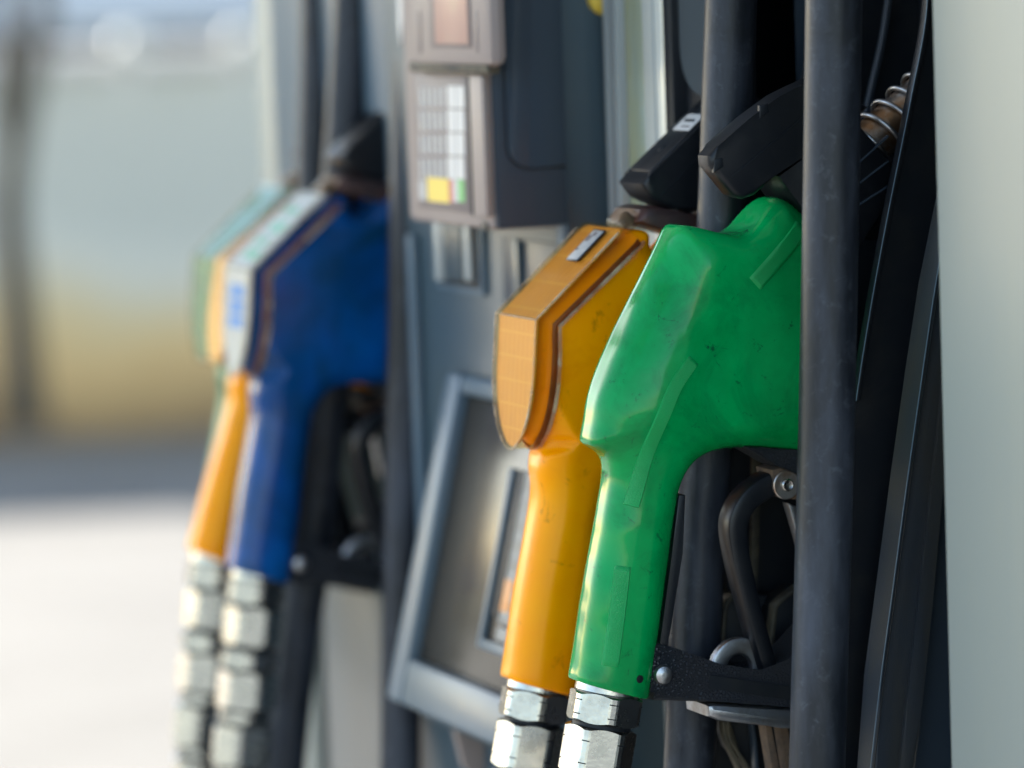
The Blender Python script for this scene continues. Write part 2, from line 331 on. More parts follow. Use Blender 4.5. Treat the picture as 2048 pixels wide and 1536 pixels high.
def revolve(name, P0, axis, prof, m, parent=None, seg=32, origin=(0, 0, 0), ref=(0, 1, 0), rfun=None):   # prof: (distance along axis, radius)
    ax = np.array(axis, float); ax /= np.linalg.norm(ax); rf = np.array(ref, float)
    rf = np.array([1.0, 0, 0]) if abs(rf.dot(ax)) > .95 else rf
    u = rf - ax * rf.dot(ax); u /= np.linalg.norm(u); v = np.cross(ax, u); P0 = np.array(P0, float)
    V = []; Fc = []
    for (s, r) in prof:
        for k in range(seg):
            a = 2 * math.pi * k / seg; V.append(P0 + ax * s + r * (math.cos(a) * u + math.sin(a) * v))
    n = len(prof)
    for i in range(n - 1):
        for k in range(seg): Fc.append((i * seg + k, i * seg + (k + 1) % seg, (i + 1) * seg + (k + 1) % seg, (i + 1) * seg + k))
    Fc.append(tuple(range(seg))[::-1]); Fc.append(tuple((n - 1) * seg + k for k in range(seg)))
    bm = bmesh.new(); vv = [bm.verts.new(tuple(q)) for q in V]
    for f in Fc: bm.faces.new([vv[i] for i in f])
    return autosmooth(bm_obj(name, bm, m, parent, origin=origin), 35)
def hex_nut(name, P0, axis, length, rin, m, parent, phase, origin=(0, 0, 0)):    # hexagon with cut corners and chamfered ends
    ax = np.array(axis, float); ax /= np.linalg.norm(ax)
    rf = np.array([0, -1.0, 0]); u = rf - ax * rf.dot(ax); u /= np.linalg.norm(u); v = np.cross(ax, u); P0 = np.array(P0, float)
    seg = 96; rc = rin * 1.095; V = []; Fc = []
    def rr(a):
        b = (a + math.pi / 6) % (math.pi / 3) - math.pi / 6
        r = rin / math.cos(b); c = (a) % (math.pi / 3) - math.pi / 6
        return min(r, rc / math.cos(c))
    rows = []
    for kind in ('in', 'edge', 'edge2', 'in2'):
        for k in range(seg):
            a = 2 * math.pi * k / seg; r = rr(a); z = 0
            ch = (r - rin * .985) * 0.75
            if kind == 'in': z = 0.0; r = rin * 0.93
            if kind == 'edge': z = ch
            if kind == 'edge2': z = length - ch
            if kind == 'in2': z = length; r = rin * 0.93
            aa = a + phase
            V.append(P0 + ax * z + r * (math.cos(aa) * u + math.sin(aa) * v))
    for i in range(3):
        for k in range(seg): Fc.append((i * seg + k, i * seg + (k + 1) % seg, (i + 1) * seg + (k + 1) % seg, (i + 1) * seg + k))
    Fc.append(tuple(range(seg))[::-1]); Fc.append(tuple(3 * seg + k for k in range(seg)))
    bm = bmesh.new(); vv = [bm.verts.new(tuple(q)) for q in V]
    for f in Fc: bm.faces.new([vv[i] for i in f])
    nut = autosmooth(bm_obj(name, bm, m, parent, origin=origin), 12)
    # engraved index ticks on the cut corners
    bm = bmesh.new()
    for c in range(6):
        a = (c + .5) * math.pi / 3 + phase
        rd = math.cos(a) * u + math.sin(a) * v; tg = -math.sin(a) * u + math.cos(a) * v
        for s in (0.27, 0.73):
            q = P0 + ax * (length * s) + rd * rc
            hw, hh = rin * 0.13, 0.0003
            hexa(bm, [q - tg * hw - ax * hh - rd * .0006, q + tg * hw - ax * hh - rd * .0006, q + tg * hw + ax * hh - rd * .0006, q - tg * hw + ax * hh - rd * .0006,
                      q - tg * hw - ax * hh + rd * .00012, q + tg * hw - ax * hh + rd * .00012, q + tg * hw + ax * hh + rd * .00012, q - tg * hw + ax * hh + rd * .00012])
    bm_obj('index_mark', bm, M['deep'], nut, origin=origin)
    return nut
def empty(name, loc, label, cat, group=None):
    o = bpy.data.objects.new(name, None); COL.objects.link(o); o.location = loc; o.empty_display_size = .05
    o['label'] = label; o['category'] = cat
    if group: o['group'] = group
    return o
def tag(o, label, cat, group=None):
    o['label'] = label; o['category'] = cat
    if group: o['group'] = group
    return o
def struct(o): o['kind'] = 'structure'; return o

# ------------------------------------------------------------------ the setting
V = []; g = mesh_obj('forecourt_ground', [(-600, -600, 0), (600, -600, 0), (600, 1200, 0), (-600, 1200, 0)], [(0, 1, 2, 3)], M['concrete']); struct(g)
VD = np.array([math.sin(rad(21.6)), math.cos(rad(21.6))]); VR = np.array([VD[1], -VD[0]])      # view direction and its right-hand side on the ground
def gv(d, r, z=0): p = VD * d + VR * r; return np.array([p[0], p[1], z])
def oriented_box(name, d0, d1, r0, r1, z0, z1, m, skew=0.0, bev=0.01):
    O = gv(d0, r0, 0)
    c = [gv(d0 + skew * (r - r0) + dd, r, z) - O for z in (z0, z1) for (dd, r) in ((0, r0), (0, r1), (d1 - d0, r1), (d1 - d0, r0))]
    bm = bmesh.new(); hexa(bm, c); bevel(bm, bev); o = autosmooth(bm_obj(name, bm, m)); o.location = O; return o
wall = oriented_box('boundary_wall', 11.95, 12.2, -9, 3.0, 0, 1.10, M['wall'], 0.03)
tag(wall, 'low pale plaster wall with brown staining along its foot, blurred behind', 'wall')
coping = oriented_box('coping', 11.90, 12.25, -9, 3.0, 1.10, 1.15, M['facade'], 0.03)
coping.parent = wall; coping.location = coping.location - wall.location
hed = oriented_box('hedge', 13.2, 14.2, -10, 3.5, 0, 1.20, M['hedge'], 0.03, .1)
tag(hed, 'dark clipped hedge showing just above the pale wall', 'hedge')
fac = oriented_box('distant_building', 60, 72, -45, 30, 0, 7, M['facade'], 0.0)
tag(fac, 'long pale lavender building far behind the wall', 'building')
for i, (px, py) in enumerate(((258, 92), (487, 88))):
    P = CAM + ray(px, py) * 11.98
    bm = bmesh.new(); bmesh.ops.create_uvsphere(bm, u_segments=20, v_segments=12, radius=.046)
    gl = bm_obj('wall_lamp_globe', bm, M['globe'], None, True); gl.location = P  # added globe, there to blur into a bright highlight disc
    st = revolve('stem', (0, 0, -.12), (0, 0, 1), [(0, .012), (.1, .008)], M['facade'], gl, 10)
    tag(gl, ['small white globe on the wall top, farther from the dispenser', 'small white globe on the wall top, next to the pale dispenser column'][i], 'globe', 'globes on the wall')
tb = gv(10.9, -10.9 * 970 / F, 0)
tree = empty('bare_tree', tuple(tb), 'slim bare dark trunk standing blurred in front of the wall', 'tree')
def tp(px, py, d=10.9): return CAM + ray(px, py) * d - tb
path = catmull([tp(52, 860), tp(46, 760), tp(30, 560), tp(18, 400), tp(38, 250), tp(66, 120), tp(90, -40), tp(96, -200)], 5)
tube('trunk', path, .062, M['trunk'], tree, 12, taper=.35)
tube('branch', catmull([tp(28, 330), tp(5, 200), tp(2, 60), tp(12, -100)], 5), .030, M['trunk'], tree, 10, taper=.5)
tube('branch', catmull([tp(60, 140), tp(20, 60), tp(-30, -60)], 5), .022, M['trunk'], tree, 10, taper=.5)
cano = box('canopy_roof', (-2.9, -1.2, 4.4), (6.5, 12.0, 4.9), M['canopy'], None, .03)
tag(cano, 'flat canopy roof over the pumps, above the picture', 'canopy')

# ------------------------------------------------------------------ nozzle body by signed distance and surface nets
YG = 2.013
ROOT_G = at(1215, 1378, YG)
def L(px, py, dy=0.0):                  # local (x, z) of a sight line, on the nozzle's plane shifted by dy
    p = at(px, py, YG + dy); return np.array([p[0] - ROOT_G[0], p[2] - ROOT_G[2]])
def poly_sdf(P, X, Z):
    P = np.array(P); n = len(P); d = np.full(X.shape, 1e9); s = np.ones(X.shape)
    for i in range(n):
        a, b = P[i], P[i - 1]; e = b - a
        wx, wz = X - a[0], Z - a[1]
        t = np.clip((wx * e[0] + wz * e[1]) / (e.dot(e) + 1e-18), 0, 1)
        d = np.minimum(d, (wx - e[0] * t) ** 2 + (wz - e[1] * t) ** 2)
        c1 = Z >= a[1]; c2 = Z < b[1]; c3 = e[0] * wz > e[1] * wx
        flip = (c1 & c2 & c3) | (~c1 & ~c2 & ~c3); s = np.where(flip, -s, s)
    return s * np.sqrt(d)
def surface_nets(vol, o, h):
    nx, ny, nz = vol.shape; neg = vol < 0
    acc = np.zeros((nx - 1, ny - 1, nz - 1, 3)); cnt = np.zeros((nx - 1, ny - 1, nz - 1))
    def sl(a, ax, k): return a[tuple(slice(k, a.shape[i] - 1 + k) if i == ax else slice(None) for i in range(3))]
    edges = []
    for ax in range(3):
        a = sl(vol, ax, 0); b = sl(vol, ax, 1); cr = (a < 0) != (b < 0)
        t = np.where(cr, a / np.where(cr, a - b, 1), 0)
        edges.append((cr, a < 0))
        o1, o2 = [i for i in range(3) if i != ax]
        for i in (0, 1):
            for j in (0, 1):
                s = [slice(None)] * 3
                s[o1] = slice(i, cr.shape[o1] - 1 + i); s[o2] = slice(j, cr.shape[o2] - 1 + j); s = tuple(s)
                c = cr[s]; pt = np.zeros(c.shape + (3,)); pt[..., ax] = t[s]; pt[..., o1] = i; pt[..., o2] = j
                acc += pt * c[..., None]; cnt += c
    act = cnt > 0; idx = -np.ones(act.shape, int); idx[act] = np.arange(act.sum())
    ijk = np.argwhere(act); V = (acc[act] / cnt[act][:, None] + ijk) * h + o
    Fs = []
    for ax in range(3):
        cr, inside = edges[ax]; o1, o2 = (ax + 1) % 3, (ax + 2) % 3
        q = np.argwhere(cr); ok = (q[:, o1] > 0) & (q[:, o2] > 0) & (q[:, o1] < vol.shape[o1] - 1) & (q[:, o2] < vol.shape[o2] - 1); q = q[ok]
        ins = inside[tuple(q.T)]
        def cell(d1, d2): c = q.copy(); c[:, o1] -= d1; c[:, o2] -= d2; return idx[tuple(c.T)]
        f = np.stack([cell(1, 1), cell(0, 1), cell(0, 0), cell(1, 0)], 1)
        f[~ins] = f[~ins][:, ::-1]; Fs.append(f)
    return V, np.concatenate(Fs)
def body_mesh(name, outline, hstep, seed, local=None):
    P = np.array([L(*q) for q in outline]) if local is None else np.array(local); P = np.array(chaikin(P, 2))
    lo = P.min(0) - 3 * hstep; hi = P.max(0) + 3 * hstep
    xs = np.arange(lo[0], hi[0], hstep); zs = np.arange(lo[1], hi[1], hstep); ys = np.arange(-.034, .034 + hstep, hstep)
    X, Z = np.meshgrid(xs, zs, indexing='ij'); d2 = poly_sdf(P, X, Z)
    zb = L(1300, 930)[1]; zt = L(1300, 800)[1]
    f = np.clip((Z - zb) / (zt - zb), 0, 1); f = f * f * (3 - 2 * f)
    xn, zn = L(1530, 470)
    nk = np.clip(((X - xn) + (Z - zn)) / .045 + .1, 0, 1); nk = nk * nk * (3 - 2 * nk)
    half = (.0205 * (1 - f) + .0265 * f) * (1 - nk) + .0215 * nk
    # a gently bulged, slightly lumpy moulding
    half = half + f * .0018 * np.sin(X * 60 + seed) * np.sin(Z * 45 + 1.3 * seed) 
    # shallow hollow where the body turns into the neck, raised shoulder at the front
    rr = (.0172 * (1 - f) + .0135 * f) * (1 - nk) + .018 * nk
    D2 = d2[:, None, :]; Y = np.abs(ys)[None, :, None]
    ra = rr.copy(); rb = rr.copy()
    if local is None:                       # the uncovered body narrows towards its front
        wf = np.clip((L(1430, 700)[0] - X) / .03, 0, 1) * f; ra = ra * (1 - wf) + .032 * wf; rb = rb * (1 - wf) + .0230 * wf
    else:                                   # what sits inside the clear cover stays narrower than the cover
        s_ = np.clip((CB[1] - Z) / (CB[1] - CE[1]), 0, .999)
        hw = HWC * (1 - np.clip((s_ - .35) / .65, 0, 1) ** 2.2) ** .55 - .0035
        rel = np.clip((CE[1] + .004 - Z) / .010, 0, 1) * .03
        half = np.minimum(half, hw + rel + np.maximum(0, X - (CE[0] + .016)) * .9)
        half = np.maximum(half, .004); rb = np.minimum(rb, half * .9); ra = rb
    a = (D2 + ra[:, None, :]) / ra[:, None, :]; b = (Y - half[:, None, :] + rb[:, None, :]) / rb[:, None, :]
    vol = (np.sqrt(np.maximum(a, 0) ** 2 + np.maximum(b, 0) ** 2) + np.minimum(np.maximum(a, b), 0) - 1) * np.minimum(ra, rb)[:, None, :]
    q0 = L(1143, 1361); q1 = L(1285, 1397); tq = (q1 - q0) / np.linalg.norm(q1 - q0)
    cut = -((Z - q0[1]) * tq[0] - (X - q0[0]) * tq[1])[:, None, :]
    vol = np.maximum(vol, cut); kk = .0025; hsm = np.maximum(kk - np.abs(vol - cut), 0) / kk; vol = vol + hsm * hsm * kk * .25
    Vv, Fc = surface_nets(vol, np.array([lo[0], ys[0], lo[1]]), hstep)
    me = bpy.data.meshes.new(name); me.from_pydata(Vv.tolist(), [], Fc.tolist())
    me.polygons.foreach_set('use_smooth', [True] * len(me.polygons)); me.update()
    return me
OUT = [(1347, 449), (1356, 448), (1378, 452), (1420, 464), (1458, 470), (1482, 456), (1505, 424), (1526, 398), (1546, 392), (1572, 406), (1655, 470), (1672, 560), (1672, 700), (1672, 890), (1655, 905),
       (1595, 903), (1510, 894), (1450, 892), (1405, 902), (1372, 925), (1350, 962), (1340, 1010), (1328, 1100), (1308, 1250), (1295, 1340), (1286, 1396), (1278, 1450),
       (1131, 1430), (1145, 1360), (1156, 1290), (1172, 1180), (1191, 1080), (1211, 965), (1213, 930), (1203, 908), (1186, 898), (1170, 888), (1169, 880), (1172, 862), (1176, 845), (1182, 800), (1203, 735), (1254, 620), (1304, 520), (1330, 470), (1340, 454)]
BODY_NEAR = body_mesh('nozzle_body', OUT, .0013, 0.4)

def part(name, mesh, m, parent):
    o = bpy.data.objects.new(name, mesh.copy() if False else mesh); COL.objects.link(o); o.parent = parent
    if not mesh.materials: mesh.materials.append(None)
    o.material_slots[0].link = 'OBJECT'; o.material_slots[0].material = m
    return o

def xz(p, y=0.0): return (p[0], y, p[1])
AX = L(1195, 1500) - L(1215, 1378); AX = np.array([AX[0], 0, AX[1]]); AX /= np.linalg.norm(AX)
AXF = L(1204, 1500) - L(1215, 1378); AXF = np.array([AXF[0], 0, AXF[1]]); AXF /= np.linalg.norm(AXF)      # the far fittings hang straighter

def strip_on(root, body_me, centre, width_px, m, name='grip_strip', lift=.0010):
    """raised textured patch that follows the body's near side; centre = pixel polyline"""
    bvh = BVHTree.FromPolygons([v.co[:] for v in body_me.vertices], [p.vertices[:] for p in body_me.polygons])
    C = catmull([(*L(x, y, -.026), w) for (x, y, w) in centre], 8); n = len(C); nc = 9; V = []; Fc = []
    for i, c in enumerate(C):
        t = C[min(i + 1, n - 1)][:2] - C[max(i - 1, 0)][:2]; t /= np.linalg.norm(t); nn = np.array([-t[1], t[0]])
        for k in range(nc):
            q = c[:2] + nn * (k / (nc - 1) - .5) * c[2]
            edge = k in (0, nc - 1) or i in (0, n - 1)
            hit = bvh.ray_cast(Vector((q[0], -.08, q[1])), Vector((0, 1, 0)))
            y = hit[0][1] if hit[0] else -.02
            nm = hit[1] if hit[0] else Vector((0, -1, 0))
            if nm.y > 0: nm = -nm
            l = -.0012 if edge else lift
            V.append((q[0] + nm.x * l, y + nm.y * l, q[1] + nm.z * l))
    a_, b_, c_ = [np.array(V[q]) for q in (nc + 1, nc + 2, 2 * nc + 1)]; flip_ = np.cross(b_ - a_, c_ - a_)[1] < 0
    flip_ = not flip_
    for i in range(n - 1):
        for k in range(nc - 1): Fc.append((i * nc + k, i * nc + k + 1, (i + 1) * nc + k + 1, (i + 1) * nc + k))
    return autosmooth(mesh_obj(name, V, [f[::-1] for f in Fc] if flip_ else Fc, m, root), 60)

def fittings(root, long, AX=AX):
    z = .0; c0 = np.array([0, 0, 0.0]) - AX * 0.0045
    revolve('swivel_collar', c0 - AX * .003, AX, [(0, .0175), (.009, .0178), (.010, .0168)], M['metal'], root, 40)
    ph = rad(23.2)
    n1 = hex_nut('swivel_nut', c0 + AX * .0065, AX, .0165, .0185, M['metal'], root, -ph + rad(3))
    revolve('seal_ring', c0 + AX * .0215, AX, [(0, .0160), (.005, .0160)], M['deep'], root, 32)
    n2 = hex_nut('swivel_nut', c0 + AX * .0250, AX, .0265, .0180, M['metal'], root, -ph - rad(21))
    revolve('seal_ring', c0 + AX * .0505, AX, [(0, .0155), (.006, .0155)], M['deep'], root, 32)
    s = .0545
    if long:
        for k, (ln, r, phs) in enumerate(((.013, .0192, 8), (.026, .0185, -14), (.008, .0170, 0), (.028, .0188, 20), (.006, .0165, 0))):
            hex_nut('coupling_nut', c0 + AX * s, AX, ln, r, M['metal'], root, -ph + rad(phs)); s += ln + .0015
    else:
        hex_nut('coupling_nut', c0 + AX * s, AX, .026, .0195, M['metal'], root, -ph + rad(5)); s += .027
    revolve('hose_ferrule', c0 + AX * s, AX, [(0, .016), (.002, .0185), (.045, .0185), (.048, .016)], M['metal'], root, 28)
    return c0 + AX * (s + .04)

def trigger_set(root):
    # black inner lining behind the grip
    P = [L(1338, 985), L(1352, 985), L(1346, 1100), L(1322, 1250), L(1304, 1350), L(1290, 1350), L(1305, 1250), L(1325, 1100)]
    prism('grip_lining', P, -.013, .013, M['black'], root, .001)
    dy = -.0145
    tg = [L(1297, 1290, dy), L(1308, 1284, dy), L(1330, 1290, dy), L(1380, 1306, dy), L(1440, 1328, dy), L(1495, 1349, dy), L(1522, 1352, dy), L(1550, 1342, dy), L(1578, 1318, dy), L(1625, 1262, dy), L(1660, 1250, dy),
          L(1660, 1418, dy), L(1575, 1414, dy), L(1480, 1407, dy), L(1312, 1402, dy), L(1311, 1374, dy), L(1298, 1368, dy)]
    gd = prism('trigger_guard', tg, dy, -dy, M['leather'], root, .0035, seg=3)
    lb = [L(1420, 1351, dy), L(1590, 1374, dy), L(1590, 1401, dy), L(1417, 1376, dy)]
    prism('label_recess', lb, dy - .0004, dy + .002, M['deep'], gd, 0)
    b = L(1330, 1351, dy - .003)
    revolve('bolt_head', (b[0], dy + .001, b[1]), (0, -1, 0), [(0, .0056), (.0012, .0056), (.0030, .0046), (.0040, .0022), (.0041, .0012)], M['steel'], root, 24)
    # hook ring cast on the guard
    c = L(1478, 1330, 0); pth = [(c[0] + .0125 * math.cos(a), 0.002, c[1] + .0135 * math.sin(a) - .003) for a in np.linspace(rad(-35), rad(200), 20)]
    sweep_rect('hang_ring', pth, .0092, .006, M['steel'], root, .0012)
    # lever
    cl = [L(1590, 968), L(1556, 962), L(1520, 974), L(1484, 1004), L(1466, 1046), L(1470, 1100), L(1484, 1165), L(1506, 1250), L(1530, 1335), L(1536, 1352)]
    path = catmull([xz(p) for p in cl], 6)
    ws = np.interp(np.linspace(0, 1, len(path)), [0, .2, .4, .7, 1], [.012, .0135, .0125, .0105, .0092])
    lv = sweep_rect('trigger_lever', path, ws, .017, M['black'], root, .0028)
    rim = catmull([xz(p) for p in [L(1556, 948), L(1512, 960), L(1470, 994), L(1450, 1046), L(1455, 1104), L(1470, 1170), L(1493, 1255), L(1518, 1335)]], 6)
    sweep_rect('wear_rib', rim, .0016, .0125, M['dust_edge'], lv, .0005)  # paler rib painting the lit left rim of the lever
    up = [L(1488, 893, -.012), L(1600, 900, -.012), L(1640, 905, -.012), L(1640, 960, -.012), L(1590, 946, -.012), L(1552, 930, -.012)]
    prism('pivot_bracket', up, -.013, .013, M['leather'], root, .0015)
    rb = [L(1543, 940, -.010), L(1560, 935, -.010), L(1595, 944, -.010), L(1640, 952, -.010), L(1640, 1000, -.010), L(1570, 998, -.010), L(1550, 982, -.010)]
    prism('pivot_plate', rb, -.0108, .0108, M['brown_dust'], root, .001)
    c = L(1574, 970, -.0125)
    wsh = revolve('pivot_washer', (c[0], -.0100, c[1]), (0, -1, 0), [(0, .0080), (.002, .0080), (.0025, .0074)], M['rust'], root, 28)
    revolve('pivot_pin', (c[0], -.0115, c[1]), (0, -1, 0), [(0, .0035), (.0022, .0035), (.0028, .0028), (.0022, .0020), (.0020, .0010)], M['metal'], wsh, 20)
    lk = [L(1570, 1005), L(1588, 1012), L(1612, 1110), L(1600, 1110)]
    prism('link_rod', lk, -.004, .004, M['steel'], root, .0008)

def spout_set(root, rot=0.0, sticker=False):
    d = L(1600, 180, -.02) - L(1440, 340, -.02); d /= np.linalg.norm(d); nrm = np.array([-d[1], d[0]])   # along / outward (up and left)
    # dusty collar
    c = L(1560, 452); prism('neck_collar', [L(1558, 392), L(1584, 360), L(1675, 425), L(1655, 470)], -.0185, .0185, M['brown_dust'], root, .004)
    # splash guard: a long box with a bevelled lid
    dy = -.0225
    A = [L(1418, 312, dy), L(1436, 292, dy), L(1500, 236, dy), L(1560, 192, dy), L(1600, 172, dy), L(1640, 150, dy), L(1740, 215, dy), L(1640, 292, dy), L(1560, 345, dy), L(1512, 390, dy), L(1488, 398, dy), L(1468, 390, dy), L(1420, 332, dy)]
    return A, d, nrm, dy

def splash_guard(root, thick=.0225, sticker=False, covered=False):
    A, d, nrm, dy0 = spout_set(root)
    dy = -thick
    if covered:
        thick = .0175; dy = -thick
        A = [LO(x, y, dy) for (x, y) in ((1284, 368), (1299, 351), (1405, 247), (1470, 184), (1500, 180), (1590, 262), (1500, 330), (1420, 400), (1392, 424), (1352, 420), (1306, 398))]
        sg = prism('splash_guard', A, dy, thick, M['black'], root, .0028, seg=3)
        e = [LO(x, y, dy) for (x, y) in ((1322, 389), (1440, 270), (1442, 273), (1324, 392))]
        prism('seam', e, dy - .0003, dy + .002, M['deep'], sg, 0)
        p0 = A[1]; p1 = A[2]; t = (p1 - p0) / np.linalg.norm(p1 - p0); n2 = np.array([-t[1], t[0]]); Lg = np.linalg.norm(p1 - p0)
        tt = (t[0], 0, t[1]); nn_ = (n2[0], 0, n2[1]); O = (p0[0], 0, p0[1])
        prism('neck_sleeve', [LO(x, y, -.02) for (x, y) in ((1272, 446), (1284, 420), (1310, 412), (1400, 432), (1470, 448), (1470, 500), (1400, 482), (1335, 463))], -.0215, .0215, M['grime'], root, .005, seg=3)
        lid = basis_slab('guard_lid', O, tt, (0, 1, 0), nn_, (.003, Lg * 1.5, -.0145, .0145), -.001, .0009, M['black'], sg, .0006)
        for yy in (-.0165, .0125): basis_slab('clip_notch', O, tt, (0, 1, 0), nn_, (.001, .0065, yy, yy + .004), -.003, .0004, M['deep'], sg, .0004)
        if sticker:
            st = basis_slab('sticker', O, tt, (0, 1, 0), nn_, (Lg * .83, Lg * 1.14, -.0125, .0095), .0006, .0014, M['white'], sg, .0002)
            basis_slab('print_bar', O, tt, (0, 1, 0), nn_, (Lg * .99, Lg * 1.03, -.008, .005), .001, .0017, M['deep'], st, 0)
            basis_slab('print_bar', O, tt, (0, 1, 0), nn_, (Lg * .88, Lg * .905, -.009, .001), .001, .0017, M['pink_dark'], st, 0)
        basis_slab('slot', O, tt, (0, 1, 0), nn_, (Lg * .44, Lg * .55, -.002, .002), -.003, .0012, M['deep'], sg, .0003)
        return
    sg = prism('splash_guard', A, dy, dy + .017, M['black'], root, .0030, seg=3)
    # seam along the side and small corner notches
    e1 = [L(1462, 352, dy), L(1636, 208, dy), L(1638, 211, dy), L(1464, 356, dy)]
    prism('seam', e1, dy - .0003, dy + .002, M['deep'], sg, 0)
    for q in ((1437, 330), (1528, 222)):
        a = L(q[0], q[1], dy)
        prism('clip_notch', [(a[0] - .003, a[1] - .004), (a[0] + .003, a[1] - .001), (a[0] + .0025, a[1] + .004), (a[0] - .0025, a[1] + .003)], dy - .0005, dy + .003, M['deep'], sg, .0006)
    # block under the guard, ribbed
    B = [L(1556, 352, -.02), L(1640, 290, -.02), L(1722, 250, -.02), L(1790, 330, -.02), L(1770, 420, -.02), L(1720, 500, -.02), L(1650, 480, -.02)]
    bl = prism('spout_block', B, -.020, .020, M['black'], root, .003)
    for k in range(3):
        a = L(1716, 322 + k * 42 + 4, -.02); b_ = L(1776, 268 + k * 50 + 4, -.02)
        t = (b_ - a); t /= np.linalg.norm(t); nn = np.array([-t[1], t[0]]) * .0005
        prism('rib', [a - nn, b_ - nn, b_ + nn, a + nn], -.0206, -.018, M['slate_dark'], bl, 0)
    # spout tube and wire coil
    s0 = L(1690, 330); s1 = L(1850, 190); ax = np.array([s1[0] - s0[0], 0, s1[1] - s0[1]]); ln = np.linalg.norm(ax); ax /= ln
    revolve('spout', xz(s0), ax, [(0, .0125), (ln * .99, .0125), (ln, .0115)], M['rust'], root, 36)
    u = np.array([0, 1.0, 0]); v = np.cross(ax, u)
    pts = []
    for a in np.linspace(0, 2 * math.pi * 4.2, 170):
        s = .012 + a / (2 * math.pi) * .0118
        pts.append(np.array(xz(s0)) + ax * s + .0148 * (math.cos(a + .6) * u + math.sin(a + .6) * v))
    tube('spring_coil', pts, .0014, M['steel'], root, 8)

# protective clear cover, measured on the second nozzle
YO = YG + .101
ROOT_O = ROOT_G + np.array([0, .101, -.014])
HWC = .0300
def LO(px, py, dy): p = at(px, py, YO + dy); return np.array([p[0] - ROOT_O[0], p[2] - ROOT_O[2]])
CT = LO(1250, 452, -HWC); CB = LO(1072, 640, -HWC); CE = LO(1019, 898, 0)
_f = np.array([.0055, 0])
_front = [L(1203, 925), CE + np.array([.0165, -.001]), CE + np.array([.0095, .003]), CB + (CE - CB) * .88 + _f, CB + (CE - CB) * .55 + _f, CB + (CE - CB) * .2 + _f, CB + _f, CB + (CT - CB) * .12 + _f,
          CB + (CT - CB) * .5 + _f + np.array([0, -.001]), CT + np.array([.0045, -.008]), CT + np.array([.0065, -.003])]
_k0 = [i for i, q in enumerate(OUT) if q == (1213, 930)][0]
OUTC = [L(*q) for q in OUT[2:_k0]] + _front
OUTC[0] = CT + np.array([.022, -.004])
BODY_COV = body_mesh('nozzle_body', None, .0018, 2.1, OUTC)
def cover_outline(inset=0.0):
    """loop of (y, p) with p on the bent front profile; returns right side, bend index and left side"""
    right = []
    t1 = (CT - CB) / np.linalg.norm(CT - CB)
    top = CT - t1 * inset
    hw = HWC - inset
    right += [(-hw + .005, top), (-hw + .0015, top - t1 * .0015), (-hw, top - t1 * .005)]
    right += [(-hw, CB + (CT - CB) * s) for s in (.6, .3)]
    nb = len(right); right.append((-hw, CB.copy()))
    e = CE + (CB - CE) / np.linalg.norm(CB - CE) * inset
    for s in .12 + .88 * np.sin(np.linspace(0, math.pi / 2, 22)):
        k = s; wv = hw * (1 - max(0, (k - .35) / .65) ** 2.2) ** .55 if k < .99999 else 0.0
        right.append((-wv, CB + (e - CB) * s))
    return right, nb
